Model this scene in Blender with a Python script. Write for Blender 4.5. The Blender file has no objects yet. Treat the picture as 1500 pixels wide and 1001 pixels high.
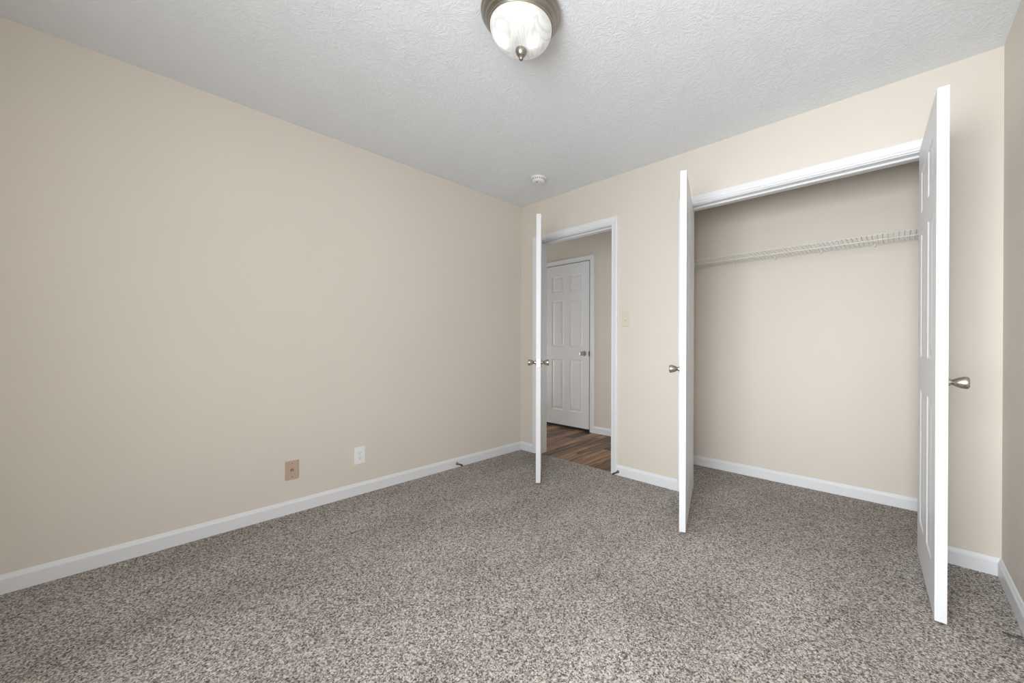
import bpy, bmesh, math, random
from mathutils import Vector, Matrix
random.seed(4)
C = bpy.context.scene.collection
sc = bpy.context.scene

# ---------------------------------------------------------------- camera
FPX, CX, CY, CAMH = 563.42, 827.08, 505.21, 1.0584
yaw, pit, rol = math.radians(40.75), math.radians(0.1476), math.radians(0.1517)
F0 = Vector((-math.sin(yaw), math.cos(yaw), 0)); R0 = Vector((math.cos(yaw), math.sin(yaw), 0)); UP = Vector((0, 0, 1))
Fp = F0*math.cos(pit) - UP*math.sin(pit); Dn = -UP*math.cos(pit) - F0*math.sin(pit)
Rr = R0*math.cos(rol) - Dn*math.sin(rol); Dr = R0*math.sin(rol) + Dn*math.cos(rol)
cam = bpy.data.cameras.new('camera'); co = bpy.data.objects.new('camera', cam); C.objects.link(co)
cam.sensor_fit = 'HORIZONTAL'; cam.sensor_width = 36; cam.lens = FPX/1500*36
cam.shift_x = (750-CX)/1500; cam.shift_y = (CY-500.5)/1500; cam.clip_start = 0.02
m = Matrix(((Rr.x, -Dr.x, -Fp.x), (Rr.y, -Dr.y, -Fp.y), (Rr.z, -Dr.z, -Fp.z))).to_4x4()
m.translation = Vector((0, 0, CAMH)); co.matrix_world = m
sc.camera = co

# ---------------------------------------------------------------- view and light
sc.view_settings.view_transform = 'Standard'; sc.view_settings.look = 'None'
sc.view_settings.gamma = 1; sc.view_settings.use_curve_mapping = False
sc.view_settings.exposure = 0.08
LAMP = 0.24         # glass dome glow away from its two bulbs
w = bpy.data.worlds.new('sky'); sc.world = w; w.use_nodes = True
w.node_tree.nodes['Background'].inputs[0].default_value = (0.80, 0.90, 1.0, 1)
w.node_tree.nodes['Background'].inputs[1].default_value = 1.5

# ---------------------------------------------------------------- room dimensions
H = 2.4234; XL, XR, YB, YF = -2.8477, 0.3695, 2.6374, -0.62
EL, ER, CL, CR, HEAD = -2.6088, -1.7681, -1.1243, 0.1227, 2.03
YB2 = YB + 0.12; YC = 3.3194; YH = 3.7203; XCL = -1.45
HX0, HX1 = -5.0, -1.57                      # hallway ends
T = 0.12; J = 0.018                          # wall thickness, jamb board
WX0, WX1, WZ0, WZ1 = -0.96, 0.34, 0.56, 2.00      # added, unseen window in the near wall

def area(name, loc, rot, sx, sy, power, col):
    l = bpy.data.lights.new(name, 'AREA'); l.shape = 'RECTANGLE'; l.size = sx; l.size_y = sy
    l.energy = power; l.color = col
    o = bpy.data.objects.new(name, l); o.location = loc; o.rotation_euler = rot; C.objects.link(o); return o
for nm, x_, z_, sx_, sz_, tilt, yw, spr, pw in (('added_front_fill', -.3, 1.35, 1.2, 1.15, 90, 0, 180, 43), ('added_front_fill', -.15, 1.35, .7, 1.15, 90, 0, 180, 13.5),
                                               ('added_front_fill', -.70, 1.25, .5, 1.3, 90, -22, 70, 5.0), ('added_front_fill', -.05, 1.25, .6, 1.3, 80, 12, 60, 3.4)):
    area(nm, (x_, YF+0.01, z_), (math.radians(tilt), 0, math.radians(yw)), sx_, sz_, pw, (0.93, 0.97, 1.0)).data.spread = math.radians(spr)  # added fill lights just inside the near wall, some aimed at the closet
area('added_hall_fill', (HX0+.02, 3.25, .8), (math.radians(90), 0, math.radians(-90)), 0.6, 1.0, 13, (0.93, 0.97, 1.0))  # added fill from the unseen left end of the hallway
area('added_hall_fill', (HX1-.03, 3.58, .9), (math.radians(90), 0, math.radians(90)), 0.2, 1.0, 2.8, (0.93, 0.97, 1.0))  # added fill in front of the solid right end wall

# ---------------------------------------------------------------- materials
def mat(name):
    mt = bpy.data.materials.new(name); mt.use_nodes = True
    nt = mt.node_tree; return mt, nt, nt.nodes['Principled BSDF']
def N(nt, t, **kw):
    n = nt.nodes.new(t)
    for k, v in kw.items():
        if k in n.inputs: n.inputs[k].default_value = v
        else: setattr(n, k, v)
    return n
def L(nt, a, b): nt.links.new(a, b)
def ramp(nt, stops):
    r = nt.nodes.new('ShaderNodeValToRGB'); e = r.color_ramp.elements
    while len(e) < len(stops): e.new(0.5)
    for i, (p, c) in enumerate(stops): e[i].position = p; e[i].color = (*c, 1)
    return r
def math_(nt, op, a, b=None):
    n = nt.nodes.new('ShaderNodeMath'); n.operation = op
    for i, v in enumerate((a, b)):
        if v is None: continue
        if isinstance(v, (int, float)): n.inputs[i].default_value = v
        else: L(nt, v, n.inputs[i])
    return n.outputs[0]
def coords(nt): return nt.nodes.new('ShaderNodeTexCoord').outputs['Object']

def paint(name, col, rough=0.55, bump=0.05, scale=160, dist=0.002, var=0.015):
    mt, nt, b = mat(name); tc = coords(nt)
    n = N(nt, 'ShaderNodeTexNoise', Scale=scale, Detail=4.0); L(nt, tc, n.inputs['Vector'])
    bp = N(nt, 'ShaderNodeBump', Strength=bump, Distance=dist); L(nt, n.outputs['Fac'], bp.inputs['Height']); L(nt, bp.outputs[0], b.inputs['Normal'])
    n2 = N(nt, 'ShaderNodeTexNoise', Scale=1.3, Detail=3.0); L(nt, tc, n2.inputs['Vector'])
    r = ramp(nt, [(0.3, tuple(c*(1-var) for c in col)), (0.7, tuple(min(1, c*(1+var)) for c in col))])
    L(nt, n2.outputs['Fac'], r.inputs[0]); L(nt, r.outputs[0], b.inputs['Base Color'])
    b.inputs['Roughness'].default_value = rough
    return mt
M = {}
M['wall'] = paint('beige_wall_paint', (0.70, 0.643, 0.566), 0.6, 0.25, 220, 0.0012)
M['white'] = paint('white_semi_gloss_paint', (0.77, 0.77, 0.785), 0.38, 0.06, 60, 0.001, 0.005)
M['white'].node_tree.nodes['Principled BSDF'].inputs['Specular IOR Level'].default_value = 0.3
M['plastic_white'] = paint('white_plastic', (0.84, 0.84, 0.84), 0.35, 0.0, 60, 0.001, 0.0)
M['ivory'] = paint('ivory_plastic', (0.66, 0.61, 0.50), 0.4, 0.0, 60, 0.001, 0.0)
M['tan'] = paint('tan_plastic', (0.52, 0.375, 0.285), 0.45, 0.0, 60, 0.001, 0.0)
M['dark'] = paint('dark_recess', (0.02, 0.018, 0.015), 0.6, 0.0, 60, 0.001, 0.0)
M['slot'] = paint('grey_slot', (0.16, 0.15, 0.14), 0.6, 0.0, 60, 0.001, 0.0)
M['rubber'] = paint('dark_rubber', (0.06, 0.055, 0.05), 0.6, 0.0, 60, 0.001, 0.0)
M['cable'] = paint('brown_cable_jacket', (0.045, 0.034, 0.028), 0.5, 0.0, 60, 0.001, 0.0)
M['wire'] = paint('white_vinyl_coated_wire', (0.74, 0.73, 0.70), 0.4, 0.0, 60, 0.001, 0.0)

def metal(name, col, rough):
    mt, nt, b = mat(name); tc = coords(nt)
    n = N(nt, 'ShaderNodeTexNoise', Scale=300.0, Detail=2.0); L(nt, tc, n.inputs['Vector'])
    r = ramp(nt, [(0.3, (rough*0.85,)*3), (0.7, (rough*1.15,)*3)]); L(nt, n.outputs['Fac'], r.inputs[0]); L(nt, r.outputs[0], b.inputs['Roughness'])
    b.inputs['Base Color'].default_value = (*col, 1); b.inputs['Metallic'].default_value = 1.0
    return mt
M['nickel'] = metal('satin_nickel', (0.50, 0.47, 0.42), 0.27)
M['bronze'] = metal('brushed_pewter_bronze', (0.34, 0.31, 0.27), 0.34)
M['steel'] = metal('dull_steel', (0.22, 0.21, 0.20), 0.4)

def ceiling_mat():
    mt, nt, b = mat('stomp_brushed_ceiling_texture'); tc = coords(nt)
    # every dab of the brush leaves short strokes that fan out from its centre
    hs = None
    for scale, off in ((6.5, 0.0), (8.5, 3.7)):
        sh = N(nt, 'ShaderNodeVectorMath', operation='ADD'); L(nt, tc, sh.inputs[0]); sh.inputs[1].default_value = (off, off*1.3, 0)
        v = N(nt, 'ShaderNodeTexVoronoi', voronoi_dimensions='2D', Scale=scale); L(nt, sh.outputs[0], v.inputs['Vector'])
        d = N(nt, 'ShaderNodeVectorMath', operation='SUBTRACT'); L(nt, sh.outputs[0], d.inputs[0]); L(nt, v.outputs['Position'], d.inputs[1])
        dz = N(nt, 'ShaderNodeVectorMath', operation='MULTIPLY'); L(nt, d.outputs[0], dz.inputs[0]); dz.inputs[1].default_value = (1, 1, 0)
        ln = N(nt, 'ShaderNodeVectorMath', operation='LENGTH'); L(nt, dz.outputs[0], ln.inputs[0])
        nm = N(nt, 'ShaderNodeVectorMath', operation='NORMALIZE'); L(nt, dz.outputs[0], nm.inputs[0])
        k = N(nt, 'ShaderNodeVectorMath', operation='SCALE'); L(nt, nm.outputs[0], k.inputs[0]); k.inputs['Scale'].default_value = 5.5
        cz = N(nt, 'ShaderNodeCombineXYZ'); L(nt, math_(nt, 'MULTIPLY', ln.outputs['Value'], 34.0), cz.inputs[2])
        a1 = N(nt, 'ShaderNodeVectorMath', operation='ADD'); L(nt, k.outputs[0], a1.inputs[0]); L(nt, cz.outputs[0], a1.inputs[1])
        cs = N(nt, 'ShaderNodeVectorMath', operation='SCALE'); L(nt, v.outputs['Color'], cs.inputs[0]); cs.inputs['Scale'].default_value = 40
        a2 = N(nt, 'ShaderNodeVectorMath', operation='ADD'); L(nt, a1.outputs[0], a2.inputs[0]); L(nt, cs.outputs[0], a2.inputs[1])
        n = N(nt, 'ShaderNodeTexNoise', Scale=1.0, Detail=3.0, Distortion=0.3); L(nt, a2.outputs[0], n.inputs['Vector'])
        r = ramp(nt, [(0.48, (0, 0, 0)), (0.66, (1, 1, 1))]); L(nt, n.outputs['Fac'], r.inputs[0])
        hs = r.outputs[0] if hs is None else math_(nt, 'MAXIMUM', hs, r.outputs[0])
    f = N(nt, 'ShaderNodeTexNoise', Scale=110.0, Detail=3.0); L(nt, tc, f.inputs['Vector'])
    h = math_(nt, 'ADD', hs, math_(nt, 'MULTIPLY', f.outputs['Fac'], 0.5))
    bp = N(nt, 'ShaderNodeBump', Strength=0.42, Distance=0.0028); L(nt, h, bp.inputs['Height']); L(nt, bp.outputs[0], b.inputs['Normal'])
    b.inputs['Base Color'].default_value = (0.83, 0.848, 0.88, 1); b.inputs['Roughness'].default_value = 0.75
    return mt
M['ceiling'] = ceiling_mat()

def carpet_mat():
    mt, nt, b = mat('speckled_frieze_carpet'); tc = coords(nt)
    dn = N(nt, 'ShaderNodeTexNoise', Scale=90.0, Detail=2.0); L(nt, tc, dn.inputs['Vector'])
    sc_ = N(nt, 'ShaderNodeVectorMath', operation='SCALE'); L(nt, dn.outputs['Color'], sc_.inputs[0]); sc_.inputs['Scale'].default_value = 0.012
    ad = N(nt, 'ShaderNodeVectorMath', operation='ADD'); L(nt, tc, ad.inputs[0]); L(nt, sc_.outputs[0], ad.inputs[1])
    v = N(nt, 'ShaderNodeTexNoise', Scale=138.0, Detail=3.0, Roughness=0.65, Distortion=1.2); L(nt, ad.outputs[0], v.inputs['Vector'])
    vo = N(nt, 'ShaderNodeTexVoronoi', Scale=215.0); L(nt, ad.outputs[0], vo.inputs['Vector'])
    sep = N(nt, 'ShaderNodeSeparateColor'); L(nt, vo.outputs['Color'], sep.inputs[0])
    fac = math_(nt, 'ADD', math_(nt, 'MULTIPLY', v.outputs['Fac'], 0.72), math_(nt, 'MULTIPLY', sep.outputs[0], 0.28))
    r = ramp(nt, [(0.34, (0.085, 0.070, 0.060)), (0.45, (0.285, 0.250, 0.225)), (0.55, (0.51, 0.462, 0.425)), (0.66, (0.78, 0.725, 0.68))])
    L(nt, fac, r.inputs[0])
    # pile laid in different directions: slow light and dark sweeps
    mp = N(nt, 'ShaderNodeMapping'); mp.inputs['Scale'].default_value = (2.6, 1.5, 1); mp.inputs['Rotation'].default_value = (0, 0, 0.6); L(nt, tc, mp.inputs[0])
    lo = N(nt, 'ShaderNodeTexNoise', Scale=1.0, Detail=3.0); L(nt, mp.outputs[0], lo.inputs['Vector'])
    lr = ramp(nt, [(0.36, (0.82, 0.812, 0.80)), (0.62, (1.0, 1.0, 1.0))]); L(nt, lo.outputs['Fac'], lr.inputs[0])
    mx = N(nt, 'ShaderNodeMix', data_type='RGBA', blend_type='MULTIPLY'); mx.inputs[0].default_value = 1.0
    L(nt, r.outputs[0], mx.inputs[6]); L(nt, lr.outputs[0], mx.inputs[7]); L(nt, mx.outputs[2], b.inputs['Base Color'])
    bp = N(nt, 'ShaderNodeBump', Strength=0.9, Distance=0.006); L(nt, fac, bp.inputs['Height']); L(nt, bp.outputs[0], b.inputs['Normal'])
    b.inputs['Roughness'].default_value = 0.95; b.inputs['Specular IOR Level'].default_value = 0.15
    return mt
M['carpet'] = carpet_mat()

def wood_mat():
    mt, nt, b = mat('brown_plank_flooring'); tc = coords(nt)
    s = N(nt, 'ShaderNodeSeparateXYZ'); L(nt, tc, s.inputs[0])
    W = 0.125; xi = math_(nt, 'DIVIDE', s.outputs[0], W); row = math_(nt, 'FLOOR', xi)
    wn = N(nt, 'ShaderNodeTexWhiteNoise', noise_dimensions='1D'); L(nt, row, wn.inputs['W'])
    yi = math_(nt, 'ADD', math_(nt, 'DIVIDE', s.outputs[1], 0.9), math_(nt, 'MULTIPLY', wn.outputs[0], 7.0)); col = math_(nt, 'FLOOR', yi)
    cb = N(nt, 'ShaderNodeCombineXYZ'); L(nt, row, cb.inputs[0]); L(nt, col, cb.inputs[1])
    wn2 = N(nt, 'ShaderNodeTexWhiteNoise', noise_dimensions='2D'); L(nt, cb.outputs[0], wn2.inputs['Vector'])
    mp = N(nt, 'ShaderNodeMapping'); mp.inputs['Scale'].default_value = (30, 2.0, 1); L(nt, tc, mp.inputs[0])
    ofs = N(nt, 'ShaderNodeVectorMath', operation='SCALE'); L(nt, wn2.outputs['Color'], ofs.inputs[0]); ofs.inputs['Scale'].default_value = 20
    ad = N(nt, 'ShaderNodeVectorMath', operation='ADD'); L(nt, mp.outputs[0], ad.inputs[0]); L(nt, ofs.outputs[0], ad.inputs[1])
    g = N(nt, 'ShaderNodeTexNoise', Scale=1.0, Detail=6.0, Distortion=0.7, Roughness=0.6); L(nt, ad.outputs[0], g.inputs['Vector'])
    f = math_(nt, 'SUBTRACT', math_(nt, 'ADD', math_(nt, 'MULTIPLY', g.outputs['Fac'], 1.25), math_(nt, 'MULTIPLY', wn2.outputs[0], 0.30)), 0.24)
    r = ramp(nt, [(0.34, (0.016, 0.007, 0.003)), (0.46, (0.085, 0.038, 0.016)), (0.60, (0.21, 0.100, 0.042)), (0.78, (0.36, 0.205, 0.100))]); L(nt, f, r.inputs[0])
    fr = math_(nt, 'FRACT', xi); d = math_(nt, 'MINIMUM', fr, math_(nt, 'SUBTRACT', 1.0, fr)); seam = math_(nt, 'GREATER_THAN', d, 0.018)
    fy = math_(nt, 'FRACT', yi); dy = math_(nt, 'MINIMUM', fy, math_(nt, 'SUBTRACT', 1.0, fy)); seam2 = math_(nt, 'GREATER_THAN', dy, 0.003)
    sm = math_(nt, 'MULTIPLY', seam, seam2)
    mx = N(nt, 'ShaderNodeMix', data_type='RGBA'); L(nt, sm, mx.inputs[0]); mx.inputs[6].default_value = (0.03, 0.016, 0.01, 1); L(nt, r.outputs[0], mx.inputs[7])
    L(nt, mx.outputs[2], b.inputs['Base Color']); b.inputs['Roughness'].default_value = 0.42
    return mt
M['wood'] = wood_mat()

def lamp_mat(name, strength):
    mt, nt, b = mat(name); tc = coords(nt)
    n0 = N(nt, 'ShaderNodeTexNoise', Scale=6.0, Detail=2.5, Distortion=1.8); L(nt, tc, n0.inputs['Vector'])
    v = math_(nt, 'ABSOLUTE', math_(nt, 'SUBTRACT', n0.outputs['Fac'], 0.5))     # thin vein where the noise crosses its middle
    r = ramp(nt, [(0.0, (0.76, 0.75, 0.73)), (0.014, (0.88, 0.87, 0.86)), (0.06, (1.0, 0.99, 0.97)), (0.16, (0.84, 0.83, 0.81))]); L(nt, v, r.inputs[0])
    bc = N(nt, 'ShaderNodeMix', data_type='RGBA', blend_type='MULTIPLY'); bc.inputs[0].default_value = 1; bc.inputs[7].default_value = (0.56, 0.56, 0.55, 1)
    L(nt, r.outputs[0], bc.inputs[6]); L(nt, bc.outputs[2], b.inputs['Base Color']); b.inputs['Roughness'].default_value = 0.25
    tot = None
    for p in ((-.040, -.061, -.123), (.047, .014, -.123)):        # the two bulbs behind the glass
        d = N(nt, 'ShaderNodeVectorMath', operation='DISTANCE'); L(nt, tc, d.inputs[0]); d.inputs[1].default_value = p
        q = math_(nt, 'DIVIDE', d.outputs['Value'], 0.024)
        g = math_(nt, 'POWER', 2.71828, math_(nt, 'MULTIPLY', math_(nt, 'MULTIPLY', q, q), -1.0))
        tot = g if tot is None else math_(nt, 'ADD', tot, g)
    sp = N(nt, 'ShaderNodeSeparateXYZ'); L(nt, tc, sp.inputs[0])
    rim = math_(nt, 'GREATER_THAN', sp.outputs[2], -0.077)          # thick glass edge passes the bulbs' warm light
    em = N(nt, 'ShaderNodeMix', data_type='RGBA'); L(nt, rim, em.inputs[0]); L(nt, r.outputs[0], em.inputs[6]); em.inputs[7].default_value = (1.0, 0.86, 0.52, 1)
    L(nt, em.outputs[2], b.inputs['Emission Color'])
    L(nt, math_(nt, 'ADD', math_(nt, 'MULTIPLY', tot, 4.0), strength), b.inputs['Emission Strength'])
    return mt
M['lamp'] = lamp_mat('glowing_alabaster_glass', LAMP)

def glass_mat():
    mt = bpy.data.materials.new('window_glass'); mt.use_nodes = True; nt = mt.node_tree; nt.nodes.clear()
    o = nt.nodes.new('ShaderNodeOutputMaterial'); t = nt.nodes.new('ShaderNodeBsdfTransparent'); g = nt.nodes.new('ShaderNodeBsdfGlossy')
    g.inputs['Roughness'].default_value = 0.02; x = nt.nodes.new('ShaderNodeMixShader'); x.inputs[0].default_value = 0.06
    L(nt, t.outputs[0], x.inputs[1]); L(nt, g.outputs[0], x.inputs[2]); L(nt, x.outputs[0], o.inputs[0]); return mt
M['glass'] = glass_mat()

# ---------------------------------------------------------------- mesh helpers
def box(bm, x0, x1, y0, y1, z0, z1):
    vs = [bm.verts.new(p) for p in ((x0,y0,z0),(x1,y0,z0),(x1,y1,z0),(x0,y1,z0),(x0,y0,z1),(x1,y0,z1),(x1,y1,z1),(x0,y1,z1))]
    for f in ((3,2,1,0),(4,5,6,7),(0,1,5,4),(1,2,6,5),(2,3,7,6),(3,0,4,7)): bm.faces.new([vs[i] for i in f])
def obj(name, bm, m, parent=None, smooth=False, bevel=0.0):
    if isinstance(bm, list):
        b = bmesh.new()
        for q in bm: box(b, *q)
        bm = b
    bmesh.ops.recalc_face_normals(bm, faces=bm.faces[:])
    me = bpy.data.meshes.new(name); bm.to_mesh(me); bm.free(); me.materials.append(m)
    o = bpy.data.objects.new(name, me); C.objects.link(o)
    if smooth:
        for p in me.polygons: p.use_smooth = True
        try: me.set_sharp_from_angle(angle=math.radians(38))
        except Exception: pass
    if bevel:
        b = o.modifiers.new('bevel', 'BEVEL'); b.width = bevel; b.segments = 2; b.limit_method = 'ANGLE'; b.harden_normals = False
    if parent: o.parent = parent
    return o
def struct(name, bm, m, **k):
    o = obj(name, bm, m, **k); o['kind'] = 'structure'; return o
def empty(name, loc, rot=(0, 0, 0)):
    o = bpy.data.objects.new(name, None); o.location = loc; o.rotation_euler = rot; o.empty_display_size = 0.05; C.objects.link(o); return o
def tag(o, label, cat, group=None):
    o['label'] = label; o['category'] = cat
    if group: o['group'] = group
    return o
def lathe(bm, prof, axis='z', seg=40, origin=(0, 0, 0), sgn=1):
    """prof: (distance along axis, radius)"""
    rings = []
    for d, r in prof:
        ring = []
        for k in range(seg if r > 1e-6 else 1):
            a = 2*math.pi*k/seg; u, v = r*math.cos(a), r*math.sin(a); t = d*sgn
            p = {'z': (u, v, t), 'y': (u, t, v), 'x': (t, u, v)}[axis]
            ring.append(bm.verts.new((p[0]+origin[0], p[1]+origin[1], p[2]+origin[2])))
        rings.append(ring)
    for a, b in zip(rings, rings[1:]):
        for k in range(seg):
            j = (k+1) % seg
            if len(a) == 1 and len(b) == 1: continue
            if len(a) == 1: bm.faces.new((a[0], b[k], b[j]))
            elif len(b) == 1: bm.faces.new((a[k], a[j], b[0]))
            else: bm.faces.new((a[k], a[j], b[j], b[k]))
def tube(bm, pts, r, seg=6):
    pts = [Vector(p) for p in pts]; rings = []
    for i, p in enumerate(pts):
        t = (pts[min(i+1, len(pts)-1)] - pts[max(i-1, 0)]).normalized()
        a = t.cross(Vector((0, 0, 1)));
        if a.length < 1e-3: a = t.cross(Vector((0, 1, 0)))
        a.normalize(); b = t.cross(a)
        rings.append([bm.verts.new(p + a*r*math.cos(2*math.pi*k/seg) + b*r*math.sin(2*math.pi*k/seg)) for k in range(seg)])
    for A, B in zip(rings, rings[1:]):
        for k in range(seg): bm.faces.new((A[k], A[(k+1) % seg], B[(k+1) % seg], B[k]))
    bm.faces.new(rings[0][::-1]); bm.faces.new(rings[-1])

# ---------------------------------------------------------------- shell
struct('wall_left', [(XL-T, XL, YF-T, YB, -0.1, H)], M['wall'])
struct('wall_right', [(XR, XR+T, YF-T, YC+T, -0.1, H)], M['wall'])
struct('wall_back', [(HX0, EL-J, YB, YB2, -0.1, H), (EL-J, ER+J, YB, YB2, HEAD+J, H), (ER+J, CL-J, YB, YB2, -0.1, H),
                     (CL-J, CR+J, YB, YB2, HEAD+J, H), (CR+J, XR, YB, YB2, -0.1, H)], M['wall'])
struct('wall_front', [(XL, WX0, YF-T, YF, -0.1, H), (WX1, XR, YF-T, YF, -0.1, H), (WX0, WX1, YF-T, YF, -0.1, WZ0), (WX0, WX1, YF-T, YF, WZ1, H)], M['wall'])
struct('wall_closet_back', [(XCL-T, XR, YC, YC+T, -0.1, H)], M['wall'])
struct('wall_closet_left', [(XCL-T, XCL, YB2, YC, -0.1, H)], M['wall'])
struct('wall_hallway_far', [(HX0, HX1, YH, YH+T, -0.1, H)], M['wall'])
struct('wall_hallway_left', [(HX0-T, HX0, YB, 2.90, -0.1, H), (HX0-T, HX0, 3.60, YH+T, -0.1, H), (HX0-T, HX0, 2.90, 3.60, -0.1, .5), (HX0-T, HX0, 2.90, 3.60, 2.0, H)], M['wall'])
struct('wall_hallway_right', [(HX1, HX1+T, YC+T, YH+T, -0.1, H)], M['wall'])
struct('ceiling', [(HX0-T, XR+T, YF-T, YH+T, H, H+0.1)], M['ceiling'])
struct('floor', [(XL, XR, YF, YB+0.018, -0.1, 0.0), (XCL, XR, YB+0.018, YC, -0.1, 0.0)], M['carpet'])
struct('floor_hallway', [(HX0, HX1, YB+0.018, YH, -0.1, -0.009)], M['wood'])

# ---------------------------------------------------------------- casings, jambs, baseboards
CAS = [(.006, 0), (.006, .008), (.009, .010), (.016, .0105), (.019, .0075), (.022, .0115), (.036, .0145), (.050, .0165), (.058, .017), (.063, .0145), (.063, 0)]
def casing(x0, x1, zt, yw, d, zb=0.0, prof=CAS):
    bm = bmesh.new(); loops = []
    for (cx_, cz, sx, sz) in ((x0, zb, -1, 0), (x0, zt, -1, 1), (x1, zt, 1, 1), (x1, zb, 1, 0)):
        loops.append([bm.verts.new((cx_+sx*u, yw+d*t, cz+sz*u)) for u, t in prof])
    n = len(prof)
    for A, B in zip(loops, loops[1:]):
        for k in range(n-1): bm.faces.new((A[k], A[k+1], B[k+1], B[k]))
        bm.faces.new((A[n-1], A[0], B[0], B[n-1]))
    bm.faces.new(loops[0]); bm.faces.new(loops[-1][::-1])
    return bm
def frame(name, x0, x1, zt, y0, y1, sides, zb=0.0, stop=None):
    j = struct(name, [(x0-J, x0, y0, y1, zb, zt+J), (x1, x1+J, y0, y1, zb, zt+J), (x0, x1, y0, y1, zt, zt+J)], M['white'])
    for yw, d, b in sides: obj('casing', casing(x0, x1, zt, yw, d, b), M['white'], j)
    if stop:
        a, b, c = stop
        obj('stop_moulding', [(x0, x0+c, a, b, zb, zt), (x1-c, x1, a, b, zb, zt), (x0+c, x1-c, a, b, zt-c, zt)], M['white'], j, bevel=0.002)
    return j
e_frame = frame('trim_1', EL, ER, HEAD, YB, YB2, [(YB, -1, 0.0), (YB2, 1, -0.009)], -0.009, (YB+0.037, YB+0.072, 0.011))
c_frame = frame('trim_2', CL, CR, HEAD, YB, YB2, [(YB, -1, 0.0)], 0.0, (YB+0.040, YB+0.060, 0.012))

BBP = [(0, 0), (.0135, 0), (.0135, .060), (.0125, .064), (.0085, .070), (.0065, .0755), (.004, .080), (0, .081)]
def baseboard(name, p0, p1, nrm, z0=0.0, hk=1.0, m0=0, m1=0):
    """runs p0 -> p1 at the wall face; nrm points into the room; m0/m1 = mitre sign at the ends"""
    bm = bmesh.new(); p0 = Vector(p0); p1 = Vector(p1); n = Vector(nrm); t = (p1-p0).normalized(); rings = []
    for p, mk in ((p0, m0), (p1, -m1)):
        rings.append([bm.verts.new((p.x+n.x*d+t.x*d*mk, p.y+n.y*d+t.y*d*mk, z0+z*hk)) for d, z in BBP])
    A, B = rings; k = len(BBP)
    for i in range(k): bm.faces.new((A[i], A[(i+1) % k], B[(i+1) % k], B[i]))
    bm.faces.new(A[::-1]); bm.faces.new(B)
    return struct(name, bm, M['white'])
CW = .063
baseboard('baseboard_left', (XL, YF), (XL, YB), (1, 0), m0=1, m1=1)
baseboard('baseboard_back', (XL, YB), (EL-CW, YB), (0, -1), m0=1)
baseboard('baseboard_back', (ER+CW, YB), (CL-CW, YB), (0, -1))
baseboard('baseboard_back', (CR+CW, YB), (XR, YB), (0, -1), m1=1)
baseboard('baseboard_right', (XR, YF), (XR, YB), (-1, 0), m0=1, m1=1)
baseboard('baseboard_front', (XL, YF), (XR, YF), (0, 1), m0=1, m1=1)
baseboard('baseboard_closet_back', (XCL, YC), (XR, YC), (0, -1), m0=1, m1=1)
baseboard('baseboard_closet_left', (XCL, YB2), (XCL, YC), (1, 0), m1=1)
baseboard('baseboard_closet_right', (XR, YB2), (XR, YC), (-1, 0), m1=1)

# ---------------------------------------------------------------- six-panel doors
def door_bm(w, h, th, mirror=False, stile=.105, mull=.10):
    bm = bmesh.new(); cache = {}
    s = -1 if mirror else 1
    def V(x, y, z):
        k = (round(x, 5), round(y, 5), round(z, 5))
        if k not in cache: cache[k] = bm.verts.new((s*x, y, z))
        return cache[k]
    pw = (w-2*stile-mull)/2
    xs = [0, stile, stile+pw, stile+pw+mull, w-stile, w]
    k = h/2.012
    zs = [0, .185*k, .825*k, .985*k, 1.575*k, 1.675*k, 1.875*k, h]
    rings = [(0, 0), (.003, .0025), (.010, .0048), (.017, .0055), (.022, .0048), (.040, .0016), (.044, .0012)]
    for yf, dr in ((0, 1), (th, -1)):
        for i in range(5):
            for j in range(7):
                x0, x1, z0, z1 = xs[i], xs[i+1], zs[j], zs[j+1]
                if i in (1, 3) and j in (1, 3, 5):
                    prev = None
                    for u, d in rings:
                        y = yf + dr*d
                        r = [V(x0+u, y, z0+u), V(x1-u, y, z0+u), V(x1-u, y, z1-u), V(x0+u, y, z1-u)]
                        if prev:
                            for q in range(4): bm.faces.new((prev[q], prev[(q+1) % 4], r[(q+1) % 4], r[q]))
                        prev = r
                    bm.faces.new(prev)
                else: bm.faces.new((V(x0, yf, z0), V(x1, yf, z0), V(x1, yf, z1), V(x0, yf, z1)))
    for j in range(7):
        for x in (0, w): bm.faces.new((V(x, 0, zs[j]), V(x, th, zs[j]), V(x, th, zs[j+1]), V(x, 0, zs[j+1])))
    for i in range(5):
        for z in (0, h): bm.faces.new((V(xs[i], 0, z), V(xs[i+1], 0, z), V(xs[i+1], th, z), V(xs[i], th, z)))
    return bm
KNOB = [(0, .0), (0, .0325), (.002, .0335), (.0042, .0315), (.0055, .018), (.006, .0145), (.0115, .0140), (.0135, .0105), (.0155, .0095), (.019, .0112), (.026, .0152), (.035, .0192), (.045, .0222), (.052, .0236), (.056, .0238), (.060, .0225), (.0625, .0185), (.0635, .010), (.0638, 0)]
def knob(parent, x, z, y, sgn):
    bm = bmesh.new(); lathe(bm, KNOB, 'y', 36, (x, y, z), sgn); return obj('door_knob', bm, M['nickel'], parent, smooth=True)
def hinge(parent, z, s, zfix=0):
    bm = bmesh.new(); lathe(bm, [(0, 0), (0, .0055), (.089, .0055), (.089, 0)], 'z', 12, (-s*.004, -.0065, z-.0445))
    lathe(bm, [(0, 0), (0, .0035), (.004, .0045), (.006, 0)], 'z', 12, (-s*.004, -.0065, z+.0445))
    box(bm, *sorted((-s*.0015, -s*.0005)), -.004, .030, z-.0445, z+.0445)
    return obj('hinge', bm, M['nickel'], parent, smooth=True)
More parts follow.
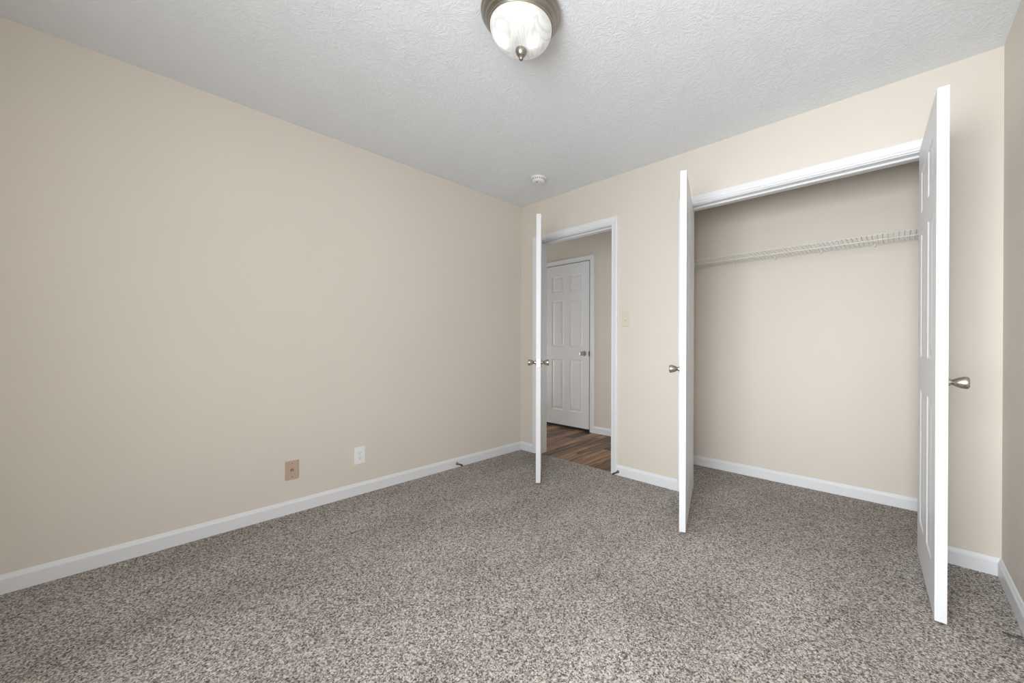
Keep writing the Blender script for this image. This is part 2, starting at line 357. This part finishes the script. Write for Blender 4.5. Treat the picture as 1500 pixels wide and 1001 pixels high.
def door(name, hx, w, ang, gap, top, sgn, knobs, label, kz=.915, yk=YB, th=.035, latch=False, knob_sides=(-1,)):
    o = struct(name, door_bm(w, top-gap, th, sgn < 0), M['white'], bevel=0.0012)
    o.location = (hx, yk, gap); o.rotation_euler = (0, 0, -sgn*math.radians(ang))
    tag(o, label, 'door')
    x = sgn*(w-.06)
    for sd in knob_sides: knob(o, x, kz-gap, 0 if sd < 0 else th, sd)
    for z in (.23, 1.03, top-gap-.21): hinge(o, z, sgn)
    if latch:
        bm = bmesh.new(); xe = sgn*w
        box(bm, *sorted((xe-sgn*.001, xe+sgn*.0012)), th/2-.0125, th/2+.0125, kz-gap-.0285, kz-gap+.0285)
        box(bm, *sorted((xe, xe+sgn*.008)), th/2-.006, th/2+.006, kz-gap-.010, kz-gap+.010)
        obj('latch_plate', bm, M['nickel'], o)
    return o
door('door_1', EL+.003, ER-EL-.006, 46.49, .019, 2.027, 1, 2, 'white six-panel entry door standing half open in front of the hallway doorway', latch=True, knob_sides=(-1, 1), yk=YB-.0005)
door('door_2', CL+.003, (CR-CL)/2-.004, 70.82, .006, 2.027, 1, 1, 'left white closet door swung open, seen mostly by its narrow edge', yk=YB-.0005)
door('door_3', CR-.003, (CR-CL)/2-.004, 92.67, .014, 2.027, -1, 1, 'right white six-panel closet door swung open beside the right wall', yk=YB-.0005)

# hallway door, closed, on the far side of the hall
HDX0, HDX1, HDT = -3.520, -2.807, 2.063
hf = frame('trim_3', HDX0-.003, HDX1+.003, HDT+.003, YH-.02, YH, [(YH, -1, -.009)], -.009) if 0 else None
bm = casing(HDX0-.003, HDX1+.003, HDT+.003, YH, -1, -.009)
hall_trim = struct('trim_3', bm, M['white'])
o = struct('door_4', door_bm(HDX1-HDX0, HDT-.022, .012), M['white']); o.location = (HDX0, YH-.012, .022)
tag(o, 'closed white six-panel door across the hallway, seen through the open doorway', 'door')
knob(o, HDX1-HDX0-.075, .918, 0, -1)
for z in (.22, 1.09, 1.80): hinge(o, z-.0, 1)
obj('latch_plate', [(HDX1-HDX0-.004, HDX1-HDX0+.0025, -.002, .010, .885, .945)], M['steel'], o)
obj('door_gap_shade', [(HDX0-.003-HDX0, HDX1-HDX0+.0095, .0105, .0118, -.031, HDT-.022+.0095)], M['dark'], o)  # dark sheet painted as the shade in the gaps around the door
baseboard('baseboard_hallway_far', (HDX1+.066, YH), (HX1, YH), (0, -1), -.009, 1.0)
baseboard('baseboard_hallway_far', (HX0, YH), (HDX0-.066, YH), (0, -1), -.009, 1.0)

# strike plate on the entry jamb
obj('strike_plate', [(ER-.0008, ER+.0005, YB+.004, YB+.032, .885, .943)], M['nickel'], e_frame)

# ---------------------------------------------------------------- added, unseen window behind the camera, around the fill lights
wf = struct('added_window_1', [(WX0, WX0+.045, YF-T, YF-.02, WZ0, WZ1), (WX1-.045, WX1, YF-T, YF-.02, WZ0, WZ1), (WX0+.045, WX1-.045, YF-T, YF-.02, WZ1-.045, WZ1),
                         (WX0+.045, WX1-.045, YF-T, YF-.02, WZ0, WZ0+.045), (WX0+.045, WX1-.045, YF-.10, YF-.06, (WZ0+WZ1)/2-.02, (WZ0+WZ1)/2+.02)], M['white'])
obj('window_pane', [(WX0+.045, WX1-.045, YF-.082, YF-.078, WZ0+.045, WZ1-.045)], M['glass'], wf)
obj('window_sill', [(WX0-.04, WX1+.04, YF, YF+.035, WZ0-.022, WZ0)], M['white'], wf, bevel=.003)

wf = struct('added_window_2', [(HX0-T, HX0-.02, 2.90, 2.94, .5, 2.0), (HX0-T, HX0-.02, 3.56, 3.60, .5, 2.0), (HX0-T, HX0-.02, 2.94, 3.56, .5, .54), (HX0-T, HX0-.02, 2.94, 3.56, 1.96, 2.0)], M['white'])  # added, unseen window at the hallway end, to go with the fill there
obj('window_pane', [(HX0-.082, HX0-.078, 2.94, 3.56, .54, 1.96)], M['glass'], wf)

# ---------------------------------------------------------------- ceiling light
def ceiling_light(loc, gm, label):
    r = empty('ceiling_light', loc); tag(r, label, 'light fixture')
    pan = [(0, 0), (0, .1560), (-.010, .1600), (-.020, .1622), (-.026, .1615), (-.030, .1580), (-.032, .1562), (-.035, .1558), (-.042, .1520), (-.047, .1465), (-.049, .1440), (-.052, .1435),
           (-.058, .1400), (-.064, .1350), (-.066, .1325), (-.069, .1320), (-.072, .1300), (-.0725, .1275), (-.068, .1265), (-.040, .126), (-.040, 0)]
    b = bmesh.new(); lathe(b, pan, 'z', 72); obj('ceiling_pan', b, M['bronze'], r, smooth=True)
    g = []
    R_, D_ = .1262, .089
    for k in range(0, 19):
        a = k/18*math.pi/2; g.append((-.071 - D_*math.sin(a)**1.0, R_*max(0, math.cos(a))**0.86 if k < 18 else 0))
    b = bmesh.new(); lathe(b, g, 'z', 72); obj('glass_dome', b, gm, r, smooth=True)
    z0 = -.071-D_+.002
    fin = [(z0, .0), (z0, .0190), (z0-.003, .0225), (z0-.009, .0235), (z0-.017, .0215), (z0-.024, .0175), (z0-.030, .0125), (z0-.0315, .0090), (z0-.034, .0082), (z0-.037, .0092), (z0-.041, .0088), (z0-.045, .0055), (z0-.047, 0)]
    b = bmesh.new(); lathe(b, fin, 'z', 28); obj('finial', b, M['bronze'], r, smooth=True)
    return r
ceiling_light((-1.1686, 1.0782, H), M['lamp'], 'round flush ceiling light with glowing alabaster glass dome and bronze rim')

# ---------------------------------------------------------------- smoke detector
r = tag(empty('smoke_detector', (-2.238, 2.262, H)), 'small round white smoke detector on the ceiling near the far corner', 'smoke detector')
b = bmesh.new(); lathe(b, [(0, 0), (0, .0635), (-.008, .0640), (-.0105, .062), (-.011, .050), (0, .049)], 'z', 48); obj('mounting_base', b, M['plastic_white'], r, smooth=True)
b = bmesh.new(); lathe(b, [(-.009, 0), (-.009, .0535), (-.012, .0545), (-.024, .0525), (-.031, .047), (-.036, .038), (-.0375, .028), (-.038, 0)], 'z', 48); obj('cover', b, M['plastic_white'], r, smooth=True)
b = bmesh.new(); lathe(b, [(-.0375, 0), (-.0375, .0065), (-.0405, .006), (-.041, 0)], 'z', 20, (.0, -.018, 0)); obj('test_button', b, M['slot'], r, smooth=True)
b = bmesh.new()
for k in range(20):
    a = k/20*2*math.pi
    c, s_ = math.cos(a), math.sin(a)
    vs = [b.verts.new((rr*c - t*s_, rr*s_ + t*c, z)) for rr, t, z in ((.0535, -.004, -.0235), (.0535, .004, -.0235), (.0549, .004, -.0150), (.0549, -.004, -.0150))]
    b.faces.new(vs)
o = obj('vent_slots', b, M['slot'], r)

# ---------------------------------------------------------------- wall plates
def screw(bm, y, z, d=.0068):
    pass
# tan cable plate on the left wall
yc_, zc_ = .706, .268
r = tag(empty('cable_plate', (XL, yc_, zc_)), 'tan wall plate with a dark centre hole low on the left wall', 'wall plate')
obj('plate', [(0, .006, -.036, .036, -.0585, .0585)], M['tan'], r, bevel=.0035)
b = bmesh.new(); lathe(b, [(0, .010), (.0085, .007), (.0092, .0065), (.0092, .006), (.004, .0055), (.004, 0)], 'x', 24); obj('jack', b, M['dark'], r, smooth=True)
for z in (-.042, .042):
    b = bmesh.new(); lathe(b, [(.0055, .0036), (.0072, .0032), (.0076, 0)], 'x', 14, (0, 0, z)); obj('screw', b, M['steel'], r, smooth=True)
# white outlet
yo, zo = 1.1055, .272
r = tag(empty('wall_outlet', (XL, yo, zo)), 'white double electrical outlet low on the left wall', 'outlet')
obj('plate', [(0, .0055, -.0365, .0365, -.060, .060)], M['plastic_white'], r, bevel=.003)
obj('receptacle', [(0, .0075, -.0165, .0165, -.0335, .0335)], M['plastic_white'], r, bevel=.0012)
for z in (.0165, -.0165):
    b = bmesh.new(); box(b, .0070, .0079, -.0075, -.0053, z-.001, z+.0072); box(b, .0070, .0079, .0050, .0070, z, z+.0066)
    lathe(b, [(.0070, .0), (.0070, .0026), (.0079, .0026), (.0079, 0)], 'x', 12, (0, 0, z-.0072)); obj('socket_slots', b, M['slot'], r)
for z in (-.048, .048):
    b = bmesh.new(); lathe(b, [(.005, .0030), (.0064, .0028), (.0068, 0)], 'x', 14, (0, 0, z)); obj('screw', b, M['plastic_white'], r, smooth=True)
# light switch
xs_, zs_ = -1.629, 1.2545
r = tag(empty('light_switch', (xs_, YB, zs_)), 'ivory toggle light switch on the back wall right of the doorway', 'light switch')
obj('plate', [(-.035, .035, -.0055, 0, -.0575, .0575)], M['ivory'], r, bevel=.003)
b = bmesh.new(); vs = [b.verts.new(p) for p in ((-.0052, -.005, -.012), (.0052, -.005, -.012), (.0052, -.005, .012), (-.0052, -.005, .012), (-.0042, -.017, -.0085), (.0042, -.017, -.0085), (.0042, -.0145, -.002), (-.0042, -.0145, -.002))]
for f in ((4,5,6,7),(0,1,5,4),(1,2,6,5),(2,3,7,6),(3,0,4,7)): b.faces.new([vs[i] for i in f])
obj('toggle', b, M['ivory'], r)
for z in (-.030, .030):
    b = bmesh.new(); lathe(b, [(.005, .0030), (.0064, .0028), (.0068, 0)], 'y', 14, (0, 0, z), -1); obj('screw', b, M['ivory'], r, smooth=True)

# ---------------------------------------------------------------- spring door stops
def door_stop(loc, rz, label):
    r = empty('door_stop', loc, (0, 0, rz)); tag(r, label, 'door stop')
    b = bmesh.new(); lathe(b, [(0, 0), (0, .012), (.003, .012), (.008, .008), (.010, 0)], 'x', 20); obj('base', b, M['steel'], r, smooth=True)
    pts = [(.008+.058*t/140, .0052*math.cos(t*2*math.pi/10), .0052*math.sin(t*2*math.pi/10)) for t in range(141)]
    b = bmesh.new(); tube(b, pts, .0017, 5); obj('spring', b, M['steel'], r, smooth=True)
    b = bmesh.new(); lathe(b, [(.064, 0), (.064, .0078), (.076, .0078), (.079, .006), (.080, 0)], 'x', 18); obj('rubber_tip', b, M['rubber'], r, smooth=True)
    return r
door_stop((XL+.0135, 1.885, .034), 0, 'dark spring door stop on the left wall baseboard')
door_stop((-1.690, YB-.0135, .030), -math.pi/2, 'dark spring door stop on the baseboard beside the doorway casing')

# ---------------------------------------------------------------- closet wire shelf
SZ = 1.728; YS0, YS1 = 3.012, YC-.006
r = tag(empty('wire_shelf', (0, YS1, SZ)), 'white wire shelf across the back of the closet', 'shelf')
x0, x1 = XCL+.004, XR-.004
b = bmesh.new(); n = int((x1-x0)/.0254)
for k in range(n+1):
    x = x0+.01+k*.0254
    if x > x1-.003: break
    tube(b, [(x, YS1-YS1, .003), (x, YS0+.004-YS1, .003), (x, YS0-YS1, -.001), (x, YS0-YS1, -.031)], .0017, 5)
obj('cross_wires', b, M['wire'], r, smooth=True)
for nm, y, z, rad in (('back_rod', YS1, 0, .003), ('middle_rod', (YS0+YS1)/2, -.001, .0028), ('front_rod', YS0+.003, 0, .003), ('lip_rod', YS0+.002, -.033, .0032)):
    b = bmesh.new(); tube(b, [(x0, y-YS1, z), (x1, y-YS1, z)], rad, 8); obj(nm, b, M['wire'], r, smooth=True)
for k in range(6):
    x = XCL+.14+k*.30
    b = bmesh.new(); box(b, x-.006, x+.006, -.006, .006, -.014, .009); lathe(b, [(-.012, 0), (-.012, .004), (.006, .004)], 'y', 10, (x, 0, -.012)); obj('wall_clip', b, M['wire'], r, bevel=.001)
for x in (x0, x1):
    b = bmesh.new(); s_ = 1 if x < 0 else -1
    box(b, *sorted((x-s_*.004, x+s_*.008)), YS0-.004-YS1, YS0+.022-YS1, -.042, .008); obj('end_bracket', b, M['wire'], r, bevel=.001)

# ---------------------------------------------------------------- cable end on the carpet by the right baseboard
b = bmesh.new(); tube(b, [(XR-.0135, 2.105, .006), (XR-.03, 2.107, .007), (.325, 2.112, .005), (.312, 2.116, .004), (.300, 2.121, .003)], .0030, 8)
r = obj('cable', b, M['cable'], smooth=True); tag(r, 'thin dark brown cable end lying on the carpet by the right baseboard', 'cable')
